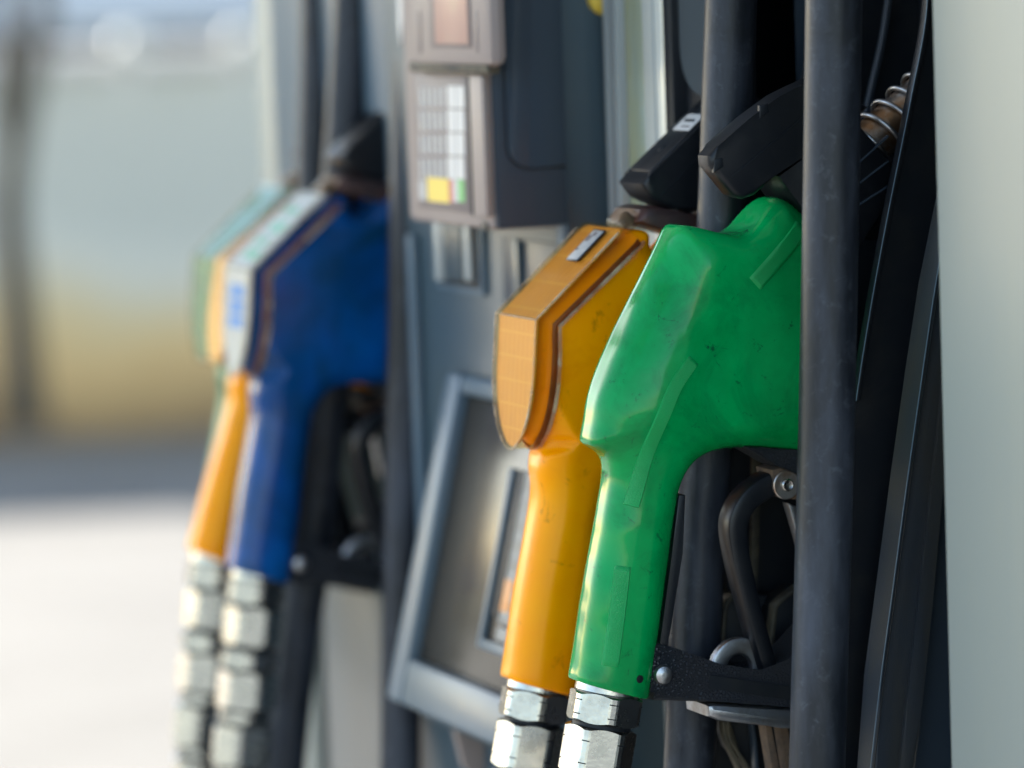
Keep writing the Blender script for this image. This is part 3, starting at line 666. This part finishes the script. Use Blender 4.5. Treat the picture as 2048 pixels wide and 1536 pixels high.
def cover_parts(root, card_m, kind):
    R_, nb = cover_outline(0); n = len(R_)
    dep = np.array([.0150, 0.0])
    tn = np.array([.0125, -.0085])                      # wall direction: inwards, a little downwards on the slope
    def bk(p, i): return p + (tn if i < nb else dep * 1.0)
    front = R_ + [(-y, p) for (y, p) in R_[-2::-1]]; N = len(front)
    def idx_seg(i): return i if i < n else 2 * (n - 1) - i
    V = [(p[0], y, p[1]) for (y, p) in front]
    for i, (y, p) in enumerate(front):
        j = idx_seg(i); t = min(1, max(0, (j - nb + 3) / 6)); dv = tn * (1 - t) + dep * t
        q = p + dv; sc = 1.035
        V.append((q[0], y * sc, q[1] - (.001 if abs(y) < .012 and j > nb else 0)))
    Fc = [tuple(range(0, nb + 1)) + tuple(range(N - 1 - nb, N)), tuple(range(nb, N - nb))]
    Fc += [(i, i + 1, N + i + 1, N + i) for i in range(N - 1)]
    bm = bmesh.new(); vv = [bm.verts.new(v) for v in V]
    for f in Fc: bm.faces.new([vv[i] for i in f])
    bm.edges.ensure_lookup_table()
    fe = [e for e in bm.edges if len(e.link_faces) == 2 and e.calc_face_angle(0) > rad(25)]
    bmesh.ops.bevel(bm, geom=fe, offset=.0016, segments=3, affect='EDGES', profile=.5, clamp_overlap=True)
    cv = bm_obj('clear_cover', bm, M['clear_new'] if kind in ('blue', 'green') else M['clear'], root); autosmooth(cv, 30)
    so = cv.modifiers.new('thickness', 'SOLIDIFY'); so.thickness = .0008; so.offset = -1
    # rear rim of the cover
    rim = [np.array(V[N + i]) for i in range(N)]
    rp = rim[1:-1]
    sweep_rect('cover_rim', rp, .0022, .0016, M['clear_rim'], cv, .0005)
    gk = [q + np.array([-.0022, -np.sign(q[1]) * .0016, .0004]) for q in rp]
    sweep_rect('dark_seal', gk, .0036, .0012, M['seal'], cv, .0004)
    for ln_ in ([np.array([p[0] - .0001, y, p[1]]) for (y, p) in R_[2:]] + [np.array([p[0] - .0001, -y, p[1]]) for (y, p) in R_[-2:1:-1]],
                [np.array([CB[0] - .0003, y, CB[1] + .0001]) for y in (-HWC + .001, -.01, .01, HWC - .001)]):
        sweep_rect('edge_bead', ln_, .0013, .0013, M['bead'], cv, .0004)
    # card behind the clear front
    Rc, nbc = cover_outline(.0020); fr = Rc + [(-y, p) for (y, p) in Rc[-2::-1]]; K = len(fr)
    off = np.array([.0013, -.0006])
    V2 = [(p[0] + off[0], y, p[1] + off[1]) for (y, p) in fr]; V2 += [(p[0] + off[0] + .0012, y, p[1] + off[1]) for (y, p) in fr]
    F2 = [tuple(range(0, nbc + 1)) + tuple(range(K - 1 - nbc, K)), tuple(range(nbc, K - nbc))]
    F2 += [(i, i + 1, K + i + 1, K + i) for i in range(K - 1)] + [(K - 1, 0, K, 2 * K - 1)]
    cd = mesh_obj('label_card', V2, F2, card_m, root)
    # moulded tab with its pin
    t1 = (CT - CB) / np.linalg.norm(CT - CB); n1 = np.array([-t1[1], t1[0]])
    tc = CT + t1 * .004 - n1 * .004
    bm = bmesh.new()
    c8 = []
    for dd in (-.0055, .0055):
        for (u, yv) in ((-.004, -.0125), (.0105, -.0085), (.0105, .0085), (-.004, .0125)):
            q = tc + t1 * u + n1 * dd; c8.append((q[0], yv - .010, q[1]))
    hexa(bm, c8); bevel(bm, .004, 4)
    tb_ = bm_obj('cover_tab', bm, M['clear_tab'], root, True)
    q = tc + t1 * .004 - n1 * .003
    revolve('tab_pin', (q[0], -.012, q[1]), (n1[0], 0, n1[1]), [(0, .0042), (.006, .0036), (.0072, .002)], M['brown_dust'], tb_, 16)
    up_n = (n1[0], 0, n1[1]); up_t = (t1[0], 0, t1[1])
    if kind == 'orange':
        O = (CB[0] + n1[0] * .0002, 0, CB[1] + n1[1] * .0002); Lu = np.linalg.norm(CT - CB)
        s = basis_slab('sticker', O, up_t, (0, 1, 0), up_n, (Lu * .60, Lu * .93, -.0125, .0035), -.0003, .0005, M['black'], root, .0002)
        basis_slab('sticker_face', O, up_t, (0, 1, 0), up_n, (Lu * .612, Lu * .918, -.0115, .0025), 0, .0007, M['white_soft'], s, .0002)
        for (a, b, c, d) in ((.80, .86, -.003, .0025), (.86, .90, -.006, -.002), (.70, .725, -.0005, .0025)):
            basis_slab('worn_print', O, up_t, (0, 1, 0), up_n, (Lu * a, Lu * b, c, d), 0, .0009, M['pink_dark'], s, 0)
    else:
        d2 = (CE - CB) / np.linalg.norm(CE - CB); n2 = np.array([d2[1], -d2[0]]);  n2 = n2 if n2[0] < 0 else -n2
        O = (CB[0] + off[0], 0, CB[1] + off[1]); Ll = np.linalg.norm(CE - CB); Lu = np.linalg.norm(CT - CB)
        if kind == 'blue':
            for (a, b) in ((.15, .27), (.29, .41), (.43, .54)):
                for (c, d) in ((-.016, -.0005), (.0005, .014)):
                    basis_slab('blue_lettering', O, (d2[0], 0, d2[1]), (0, 1, 0), (n2[0], 0, n2[1]), (Ll * a, Ll * b, c, d), -.0002, .0005, M['cyan'], cd, 0)
            for (a, b, c, d) in ((.12, .24, -.016, .012), (.30, .38, -.008, .016), (.46, .60, -.014, .010), (.70, .78, -.010, .014)):
                basis_slab('mint_lettering', O, up_t, (0, 1, 0), up_n, (Lu * a, Lu * b, c, d), -.0002, .0005, M['mint'], cd, 0)

def nozzle(name, root, label, body, bm_, covered=None, long=False, sticker=False, tilt=0.0):
    r = empty(name, tuple(root), label, 'fuel nozzle', 'fuel nozzles hanging on the dispenser')
    part('body', body, bm_, r)
    axl = np.array(Matrix.Rotation(-tilt, 3, 'Y') @ Vector(AXF if long else AX)); end = fittings(r, long, axl); end = np.array(Matrix.Rotation(tilt, 3, 'Y') @ Vector(end)); r.rotation_euler = (0, tilt, 0)
    trigger_set(r); splash_guard(r, .0225, sticker, bool(covered))
    if covered: cover_parts(r, covered[0], covered[1])
    return r, end

N1, e1 = nozzle('fuel_nozzle', ROOT_G, 'glossy green uncovered fuel nozzle, the nearest, beside the pale column', BODY_NEAR, M['green'])
strip_on(N1, BODY_NEAR, [(1388, 718, .0088), (1350, 770, .0094), (1325, 830, .0096), (1302, 905, .0095), (1284, 980, .0092), (1274, 1017, .0090)], 0, M['green_grip'])
strip_on(N1, BODY_NEAR, [(1505, 570, .0112), (1555, 515, .0112), (1612, 450, .0112)], 0, M['green_grip'])
strip_on(N1, BODY_NEAR, [(1257, 1132, .0092), (1246, 1220, .0098), (1229, 1342, .0105)], 0, M['green_grip'])
# moulded hole near the foot of the grip
bvh = BVHTree.FromPolygons([v.co[:] for v in BODY_NEAR.vertices], [p.vertices[:] for p in BODY_NEAR.polygons])
q = L(1268, 1354, -.012); hit = bvh.ray_cast(Vector((q[0], -.08, q[1])), Vector((0, 1, 0)))
if hit[0]: revolve('screw_hole', np.array(hit[0]) - np.array(hit[1]) * .001, tuple(hit[1]), [(0, .0022), (.0013, .0022), (.0014, .0018)], M['deep'], N1, 16)
N2, e2 = nozzle('fuel_nozzle', ROOT_O, 'orange fuel nozzle with yellowed clear cover, directly behind the green one', BODY_COV, M['orange'], (M['card'], 'orange'), sticker=True)
RB = ROOT_G + np.array([0, 2.619 - YG, -.014])
N3, e3 = nozzle('fuel_nozzle', RB, 'dark blue fuel nozzle with white and blue label card, blurred', BODY_COV, M['blue'], (M['card_white'], 'blue'), long=True)
RO2 = ROOT_G + np.array([-.003, 2.700 - YG, -.013])
N4, e4 = nozzle('fuel_nozzle', RO2, 'orange fuel nozzle half hidden behind the blue one, blurred', BODY_COV, M['orange'], (M['card'], 'plain'), long=True, tilt=rad(6.5))
RG2 = ROOT_G + np.array([.030, 2.782 - YG, -.018])
N5, e5 = nozzle('fuel_nozzle', RG2, 'dull green fuel nozzle farthest away, only its cover edge showing', BODY_COV, M['green_far'], (M['green_far'], 'green'), long=True)

# ------------------------------------------------------------------ the dispenser
DX = np.array([1.15, 2.35, 0.0])
disp = empty('fuel_dispenser', tuple(DX), 'slate grey fuel dispenser with payment terminal between two pale columns', 'fuel dispenser')
def dbox(name, lo, hi, m, bev=.002, parent=None): return box(name, lo, hi, m, parent or disp, bev, origin=tuple(DX))
XF = .933
def yx(px, X, py=700): return atX(px, py, X)[1]
def zx(px, py, X): return atX(px, py, X)[2]
ZT = 1.75
# columns
dbox('column', (.963, 1.30, .05), (1.34, 1.846, ZT), M['pale'], .007)
dbox('column', (.963, 2.853, .05), (1.34, 2.935, ZT), M['pale'], .006)
# carcass and boot recesses
dbox('carcass', (1.10, 1.850, .05), (1.335, 2.850, ZT), M['deep'], .002)
dbox('boot_back', (1.072, 1.850, .9), (1.098, 2.10, ZT), M['deep'], .002)
# centre front panel with its trim
dbox('front_panel', (XF, 2.271, .55), (1.098, 2.565, ZT), M['slate'], .003)
XR = .962
dbox('trim_core', (XR + .03, 2.118, .80), (1.098, 2.270, ZT), M['slate_dark'], .002)
dbox('panel_edge', (XR - .003, yx(1224, XR, 200), .80), (XR + .05, yx(1219, XR, 200) , ZT), M['slate_edge'], .001)
dbox('shadow_gap', (XR + .004, yx(1240, XR, 200), .80), (XR + .05, yx(1224.5, XR, 200), ZT), M['slate_dark'], .001)
dbox('panel_edge', (XR - .004, yx(1248, XR, 200), .80), (XR + .05, yx(1240.5, XR, 200), ZT), M['slate_edge'], .0012)
dbox('trim_strip', (XR + .001, yx(1286, XR, 200), .80), (XR + .05, yx(1249, XR, 200), ZT), M['gold_trim'], .002)
tr = dbox('chrome_trim', (XR - .001, yx(1333, XR, 200), .80), (XR + .05, yx(1287, XR, 200), ZT), M['chrome'], .004)
dbox('groove', (XR - .0016, yx(1316, XR, 200), .80), (XR + .01, yx(1313, XR, 200), ZT), M['slate_edge'], .0002)
dbox('gasket', (XR - .002, yx(1352, XR, 200), .80), (XR + .06, yx(1334, XR, 200), ZT), M['deep'], .002)
gy0, gy1 = 2.120, yx(1352.5, XR, 200)
# glass panel with a rounded lower corner in a black surround
zc = zx(1395, 190, XR)
R0 = .028; pts = [(gy1, ZT), (gy1, zc + R0)] + [(gy1 - R0 + R0 * math.cos(a), zc + R0 + R0 * math.sin(a)) for a in np.linspace(0, -math.pi / 2, 9)][1:] + [(gy0, zc), (gy0, ZT)]
bm = bmesh.new(); a = [bm.verts.new((XR + .003, y, z)) for (y, z) in pts]; b = [bm.verts.new((XR + .03, y, z)) for (y, z) in pts]
bm.faces.new(a); bm.faces.new(b[::-1])
for i in range(len(a)): bm.faces.new((a[i], b[i], b[(i + 1) % len(a)], a[(i + 1) % len(a)]))
bm_obj('glass_panel', bm, M['glass_dark'], disp, origin=tuple(DX))
dbox('glass_surround', (XR + .006, gy0 - .002, .80), (XR + .06, gy1 - .0005, ZT - .01), M['deep'], .002)
# raised yellow spot high on the front panel
p = at(1208, -8, 2.271); revolve('yellow_button', (p[0], 2.2715, p[2]), (0, -1, 0), [(0, .0115), (.005, .0115), (.008, .008), (.009, .002)], M['yellow'], disp, 24, origin=tuple(DX))
# payment terminal
XT = .8865
ty0, ty1 = yx(985, XT, 460), yx(812, XT, 300); tz = zx(985, 462, XT)
term = dbox('payment_terminal', (XT, ty0, tz), (XF + .001, ty1, ZT), M['pink'], .004)
def tslab(name, x0, y0, x1, y1, d0, d1, m, bev=.001, parent=None):        # rectangle measured on the terminal's face
    Xm = XT - d1; a = atX(x0, (y0 + y1) / 2, Xm); b = atX(x1, (y0 + y1) / 2, Xm); t = atX((x0 + x1) / 2, y0, Xm)[2]; u = atX((x0 + x1) / 2, y1, Xm)[2]
    return box(name, (XT - d1, b[1], u), (XT - d0, a[1], t), m, parent or term, bev, origin=tuple(DX))
fx = dbox('terminal_side', (XT + .0025, ty0 - .003, tz + .001), (XF + .002, ty0 + .004, ZT - .01), M['slate_dark'], .002, disp)
# service door on the terminal's side with a rounded lower corner
def sd_pts(grow):
    a = at(1012 - grow, 0, ty0); c = at(1012 - grow, 338 + grow, ty0); xa = c[0]; zb_ = c[2]; x1 = XF + .0005; r = .014 + grow * .0002
    return [(xa, ZT - .02), (xa, zb_ + r)] + [(xa + r - r * math.cos(t), zb_ + r - r * math.sin(t)) for t in np.linspace(0, math.pi / 2, 8)][1:] + [(x1, zb_), (x1, ZT - .02)]
prism('door_seam', sd_pts(3.5), ty0 - .0036, ty0 - .002, M['deep'], disp, 0, origin=tuple(DX))
prism('service_door', sd_pts(0), ty0 - .0062, ty0 - .002, M['slate_dark'], disp, .0012, origin=tuple(DX))
dbox('side_flange', (XF - .002, ty0 - .001, tz - .03), (XF + .003, 2.2706, ZT - .01), M['slate_light'], .001)
hd = tslab('reader_hood', 814, -150, 976, 132, 0, .012, M['pink'], .006)
tslab('hood_lip', 816, 124, 974, 146, 0, .009, M['dust_edge'], .002)
tslab('reader_window', 858, -120, 938, 96, .012, .0128, M['pink_dark'], .001)
tslab('reader_screen', 866, -120, 932, 88, .0125, .0134, M['peach'], .001)
for x in (838, 952): tslab('hood_slot', x - 3, 22, x + 3, 106, .0118, .0124, M['pink_dark'], .0005)
tslab('label_recess', 832, 152, 936, 420, 0, .0016, M['pink_dark'], .0008)
tslab('card_rail', 942, 152, 968, 432, 0, .004, M['pink'], .001)
tslab('rail_shadow', 937, 152, 941.5, 430, 0, .0012, M['deep'], .0003)
for r_ in range(4):
    y = 174 + r_ * 47.5
    for k in range(5): tslab('price_line', 839 + k * 11, y, 845.5 + k * 11, y + 40, .0016, .0021, M['white_soft'], 0)
    tslab('price_block', 895, y - 2, 911, y + 42, .0016, .0022, M['white'], 0); tslab('price_block', 912.5, y - 2, 928, y + 42, .0016, .0022, M['white'], 0)
tslab('grey_mark', 838, 360, 852, 400, .0016, .0021, M['white_soft'], 0)
tslab('yellow_mark', 855, 356, 897, 404, .0016, .0022, M['yellow'], 0)
tslab('red_mark', 898.5, 360, 906, 404, .0016, .0022, M['red'], 0)
tslab('white_mark', 907, 360, 915, 404, .0016, .0022, M['white'], 0)
tslab('green_mark', 916, 360, 928, 404, .0016, .0022, M['lime'], 0)
tslab('corner_notch', 962, 444, 974, 462, 0, .001, M['deep'], .0003)
# added pointed white sliver at the terminal's far edge
p0 = [atX(797, -60, XT), atX(814, -60, XT), atX(813, 40, XT), atX(806, 92, XT), atX(799, 50, XT)]
bm = bmesh.new(); a = [bm.verts.new((XT + .002, ty1 + .001 + (p[1] - p0[1][1]) * .6, p[2])) for p in p0]; b = [bm.verts.new((XT + .005, v.co.y, v.co.z)) for v in a]
bm.faces.new(a); bm.faces.new(b[::-1])
for i in range(5): bm.faces.new((a[i], b[i], b[(i + 1) % 5], a[(i + 1) % 5]))
bm_obj('white_flap', bm, M['white'], disp, origin=tuple(DX))
# receipt slot under the terminal
def fslab(name, x0, y0, x1, y1, d0, d1, m, bev=.001, parent=None):
    a = atX(x0, (y0 + y1) / 2, XF); b = atX(x1, (y0 + y1) / 2, XF); t = atX((x0 + x1) / 2, y0, XF)[2]; u = atX((x0 + x1) / 2, y1, XF)[2]
    return box(name, (XF - d1, b[1], u), (XF - d0, a[1], t), m, parent or disp, bev, origin=tuple(DX))
fslab('slot_frame', 884, 440, 974, 584, 0, .004, M['slate_light'], .0015)
sl_ = fslab('slot_mouth', 892, 440, 970, 572, .0035, .0048, M['deep'], .001)
for x in (893, 912, 930, 951): fslab('slot_bar', x, 440, x + 12, 560, .0045, .009, M['slate_edge'] if x in (893, 951) else M['slate'], .0015, sl_)
fslab('panel_rail', 838, 470, 850, 1100, 0, .006, M['slate_light'], .002)
fslab('dark_recess', 1010, 480, 1120, 700, -.0005, .0012, M['slate_dark'], .0008)
fslab('recess_post', 1042, 480, 1052, 700, .001, .005, M['slate'], .001)
# sloping display unit
yb = 2.452; ya = 2.20
T0 = atX(906, 742, XF); top = np.array([XF - .002, yb, T0[2]])
Bq = at(786, 1398, yb); bot = Bq.copy(); dn = bot - top; Ld = np.linalg.norm(dn); dn /= Ld
e1_ = np.array([0, -1.0, 0]); nr = np.cross(e1_, dn); nr = nr if nr[0] < 0 else -nr
W = yb - ya
pr = [(XF + .03, top[2]), (top[0] + .006, top[2] - .004), (bot[0] + .008, bot[2] + .004), (bot[0] + .018, bot[2] - .012), (XF + .03, bot[2] - .03)]
prism('display_housing', pr, ya, yb - .002, M['slate'], disp, .003, origin=tuple(DX))
def wslab(name, u0, u1, v0, v1, d0, d1, m, bev=.0015, parent=None): return basis_slab(name, top, e1_, dn, nr, (u0, u1, v0, v1), d0, d1, m, parent or disp, bev, origin=tuple(DX))
fw = .026
wslab('display_frame', 0, fw, 0, Ld, -.012, .006, M['slate_light'], .004)
wslab('display_frame', fw, W, Ld - .030, Ld, -.012, .006, M['slate_light'], .004)
wslab('display_frame', fw, W, 0, .012, -.012, .005, M['slate_light'], .003)
scr = wslab('display_glass', fw - .001, W, .010, Ld - .028, -.008, -.002, M['screen'], .001)
# inner keypad frame
i0, j0, j1 = .125, .05, Ld - .052
wslab('keypad_frame', i0, i0 + .006, j0, j1, -.003, .002, M['slate_light'], .001, scr)
wslab('keypad_frame', i0 + .006, W, j1 - .006, j1, -.003, .002, M['slate_light'], .001, scr)
wslab('keypad_well', i0 + .014, i0 + .024, j0, j1 - .022, -.003, .0012, M['deep'], .0005, scr)
wslab('keypad_card', i0 + .024, W - .02, j0, j1 - .018, -.003, .0008, M['grey_print'], .0005, scr)
for k in range(9): wslab('keypad_line', i0 + .027, i0 + .06, j0 + .012 * k, j0 + .012 * k + .008, 0, .0014, M['grey_line'], .0003, scr)
wslab('orange_key', i0 + .026, i0 + .040, j1 - .046, j1 - .026, 0, .0016, M['orange_print'], .0003, scr)
# lower skirt below the display
dbox('lower_skirt', (XF + .012, 1.852, .12), (1.098, 2.42, bot[2] - .035), M['slate'], .004)
dbox('lower_side_panel', (XF + .02, 2.425, .12), (1.098, yx(648, XF + .02, 1400), zx(700, 1170, XF)), M['slate'], .006)
prism('skirt_bracket', [(XF - .02, bot[2] - .016), (XF + .012, bot[2] - .016), (XF + .012, bot[2] - .09), (XF + .004, bot[2] - .06), (XF - .014, bot[2] - .045)], 2.428, 2.436, M['pink'], disp, .001, origin=tuple(DX))
box('notice_plate', (XF - .006, 2.432, bot[2] - .16), (XF + .018, 2.437, bot[2] - .055), M['white'], disp, .001, origin=tuple(DX))
# blue-grey plate beyond the terminal
dbox('far_panel', (XF + .012, 2.566, 1.10), (XF + .06, 2.84, ZT), M['slate_light'], .002)
# boot cheeks on the near side: layered black plates
YC = 1.972
def cheek(name, pix, Y0, th, m, bev=.001):
    pts = [(at(x, y, Y0)[0], at(x, y, Y0)[2]) for (x, y) in pix]
    return prism(name, pts, Y0, Y0 + th, m, disp, bev, origin=tuple(DX))
cheek('boot_cheek', [(1862, -120), (1851, 40), (1822, 190), (1800, 300), (1776, 420), (1748, 570), (1726, 700), (1710, 800), (1690, 1000), (1668, 1250), (1650, 1600), (2010, 1600), (2010, -120)], YC, .004, M['deep'], .0012)
edge = catmull([at(x, y, YC - .0005) for (x, y) in ((1860, -120), (1850, 40), (1822, 190), (1800, 300), (1776, 420), (1748, 570), (1726, 700), (1711, 800))], 6)
sweep_rect('cheek_edge', edge, .0032, .007, M['black'], disp, .0008, origin=tuple(DX))
sweep_rect('worn_line', [p + np.array([-.0014, -.0036, 0]) for p in edge],   .0006, .0007, M['slate_light'], disp, .0002, origin=tuple(DX))
e2_ = catmull([at(x, y, 2.062) for (x, y) in ((1786, -80), (1768, 60), (1742, 180), (1728, 250), (1726, 300))], 6)
sweep_rect('inner_cheek_edge', e2_, .0030, .005, M['bluegrey_strip'], disp, .0008, origin=tuple(DX))
cheek('inner_cheek', [(1786, -80), (1768, 60), (1742, 180), (1728, 250), (1726, 480), (1990, 480), (1990, -80)], 2.066, .004, M['deep'])
cheek('inner_cheek', [(1640, -80), (1622, 80), (1608, 160), (1590, 330), (1900, 330), (1900, -80)], 2.090, .004, M['deep'])
# outer moulding: dusty rounded strips running down beside the column
Yo_ = 1.930
cheek('outer_moulding', [(1905, 380), (1872, 570), (1846, 740), (1815, 960), (1786, 1180), (1762, 1360), (1738, 1600), (1790, 1600), (1812, 1400), (1838, 1180), (1862, 980), (1886, 760), (1930, 380)], Yo_, .02, M['bluegrey_strip'], .004)
cheek('outer_moulding', [(1925, 480), (1892, 720), (1866, 960), (1840, 1180), (1815, 1400), (1792, 1600), (1822, 1600), (1846, 1400), (1868, 1180), (1888, 960), (1950, 480)], Yo_ - .003, .02, M['bluegrey_strip'], .005)
cheek('outer_side', [(1915, 700), (1886, 980), (1866, 1180), (1844, 1400), (1822, 1600), (2040, 1600), (2040, 700)], Yo_ + .012, .01, M['slate_dark'], .002)
for off in (0, 7):
    ed = catmull([at(x + off, y, Yo_ - .002) for (x, y) in ((1900, 400), (1868, 590), (1843, 760), (1812, 980), (1784, 1190), (1760, 1370), (1734, 1600))], 5)
    sweep_rect('moulding_line', ed, .0005, .001, M['slate_light'] if off == 0 else M['deep'], disp, .0003, origin=tuple(DX))
# nozzle rest: cast ledge and its web under the guard
def nearprism(name, pix, Y0, Y1, m, bev=.001): 
    pts = [(at(x, y, Y0)[0], at(x, y, Y0)[2]) for (x, y) in pix]; return prism(name, pts, Y0, Y1, m, disp, bev, origin=tuple(DX))
nearprism('nozzle_rest', [(1416, 1412), (1426, 1409), (1660, 1424), (1660, 1462), (1560, 1456), (1440, 1442), (1418, 1434)], YG - .016, YG + .016, M['steel'], .003)
for (x, w_) in ((1530, 14), (1560, 16), (1600, 18)): nearprism('rest_web', [(x, 1450), (x + w_, 1452), (x + w_ + 36, 1640), (x + 30, 1640)], YG - .006 + (x - 1530) * .0002, YG + .004 + (x - 1530) * .0002, M['brown_dust'], .001)
# boot mouldings seen through the trigger opening
for (pp, Y0) in (([(1462, 1190), (1448, 1210), (1442, 1260), (1440, 1330), (1446, 1420), (1470, 1500), (1520, 1560), (1700, 1560), (1700, 1190)], 2.060),
                 ([(1590, 1175), (1552, 1205), (1545, 1225), (1540, 1300), (1556, 1340), (1600, 1360), (1700, 1360), (1700, 1175)], 2.045)):
    pl = nearprism('boot_moulding', pp, Y0, Y0 + .02, M['deep'], .002)
    pth = [at(x, y, Y0 + .001) for (x, y) in catmull(pp[:6], 5)]
    sweep_rect('moulding_edge', pth, .0024, .008, M['dust_edge'], disp, .0007, origin=tuple(DX))
for (x0, x1) in ((1512, 1500), (1440, 1452)):
    sweep_rect('boot_rail', [at(x0, 860, 2.075), at(x0 - 4, 1100, 2.075), at(x1, 1240, 2.075)], .0052, .004, M['dust_edge'], disp, .001, origin=tuple(DX))
for k, (x0, x1) in enumerate(((1444, 1480), (1452, 1498), (1500, 1512))):
    sweep_rect('boot_rail', catmull([at(x0, 1440, 2.055), at(x0 + 6, 1480, 2.055), at(x1, 1545, 2.055), at(x1 + 12, 1600, 2.055)], 4), .0022, .006, M['dust_edge'] if k < 2 else M['slate_dark'], disp, .0006, origin=tuple(DX))
nearprism('boot_floor', [(1430, 860), (1430, 1600), (1800, 1600), (1800, 860)], 2.085, 2.09, M['deep'], .001)

# ------------------------------------------------------------------ hoses
def hose(label, pix, Y, r, end, root, ydrift=0):
    top = [at(x, y, Y) for (x, y) in pix]
    t0 = top[0] + (top[0] - top[1]) * 1.3
    last = top[-1]; d = (top[-1] - top[-2]); d /= np.linalg.norm(d)
    E_ = np.array(root) + end; up = AX
    pts = [t0] + top + [last + d * .12, last + d * .25, (last + d * .36) * .75 + (E_ + up * .30) * .25 + np.array([0, 0, -.05]),
                        (last + d * .36) * .3 + (E_ + up * .30) * .7 + np.array([0, 0, -.05]), E_ + up * .22, E_ + up * .10, E_]
    pth = catmull(pts, 7); O = np.array([pth[0][0], pth[0][1], 0.0])
    o = tube('fuel_hose', pth, r, M['rubber'], None, 28, origin=tuple(O)); o.location = O
    return tag(o, label, 'hose', 'black fuel hoses of the dispenser')
hose('thick black rubber hose hanging in front of the green nozzle', [(1668, -60), (1664, 260), (1659, 560), (1652, 900), (1642, 1250), (1632, 1600)], 1.915, .0148, e1, ROOT_G)
hose('black rubber hose hanging between the green nozzle and the orange one', [(1464, -60), (1455, 200), (1445, 450), (1420, 800), (1396, 1150), (1376, 1600)], 2.061, .0145, e2, ROOT_O)
hose('blurred black hose beside the payment terminal and the blue nozzle', [(832, -60), (826, 200), (818, 450), (812, 800), (806, 1100), (800, 1600)], 2.545, .0135, e3, RB)
hose('blurred black hose rising behind the top of the blue nozzle', [(712, -60), (700, 150), (688, 350), (662, 700), (628, 1050), (592, 1300), (560, 1600)], 2.655, .0150, e4, RO2)
hose('blurred black hose next to the far pale column', [(640, -60), (637, 150), (632, 350), (624, 700), (600, 1050), (570, 1300), (545, 1600)], 2.738, .0138, e5, RG2)
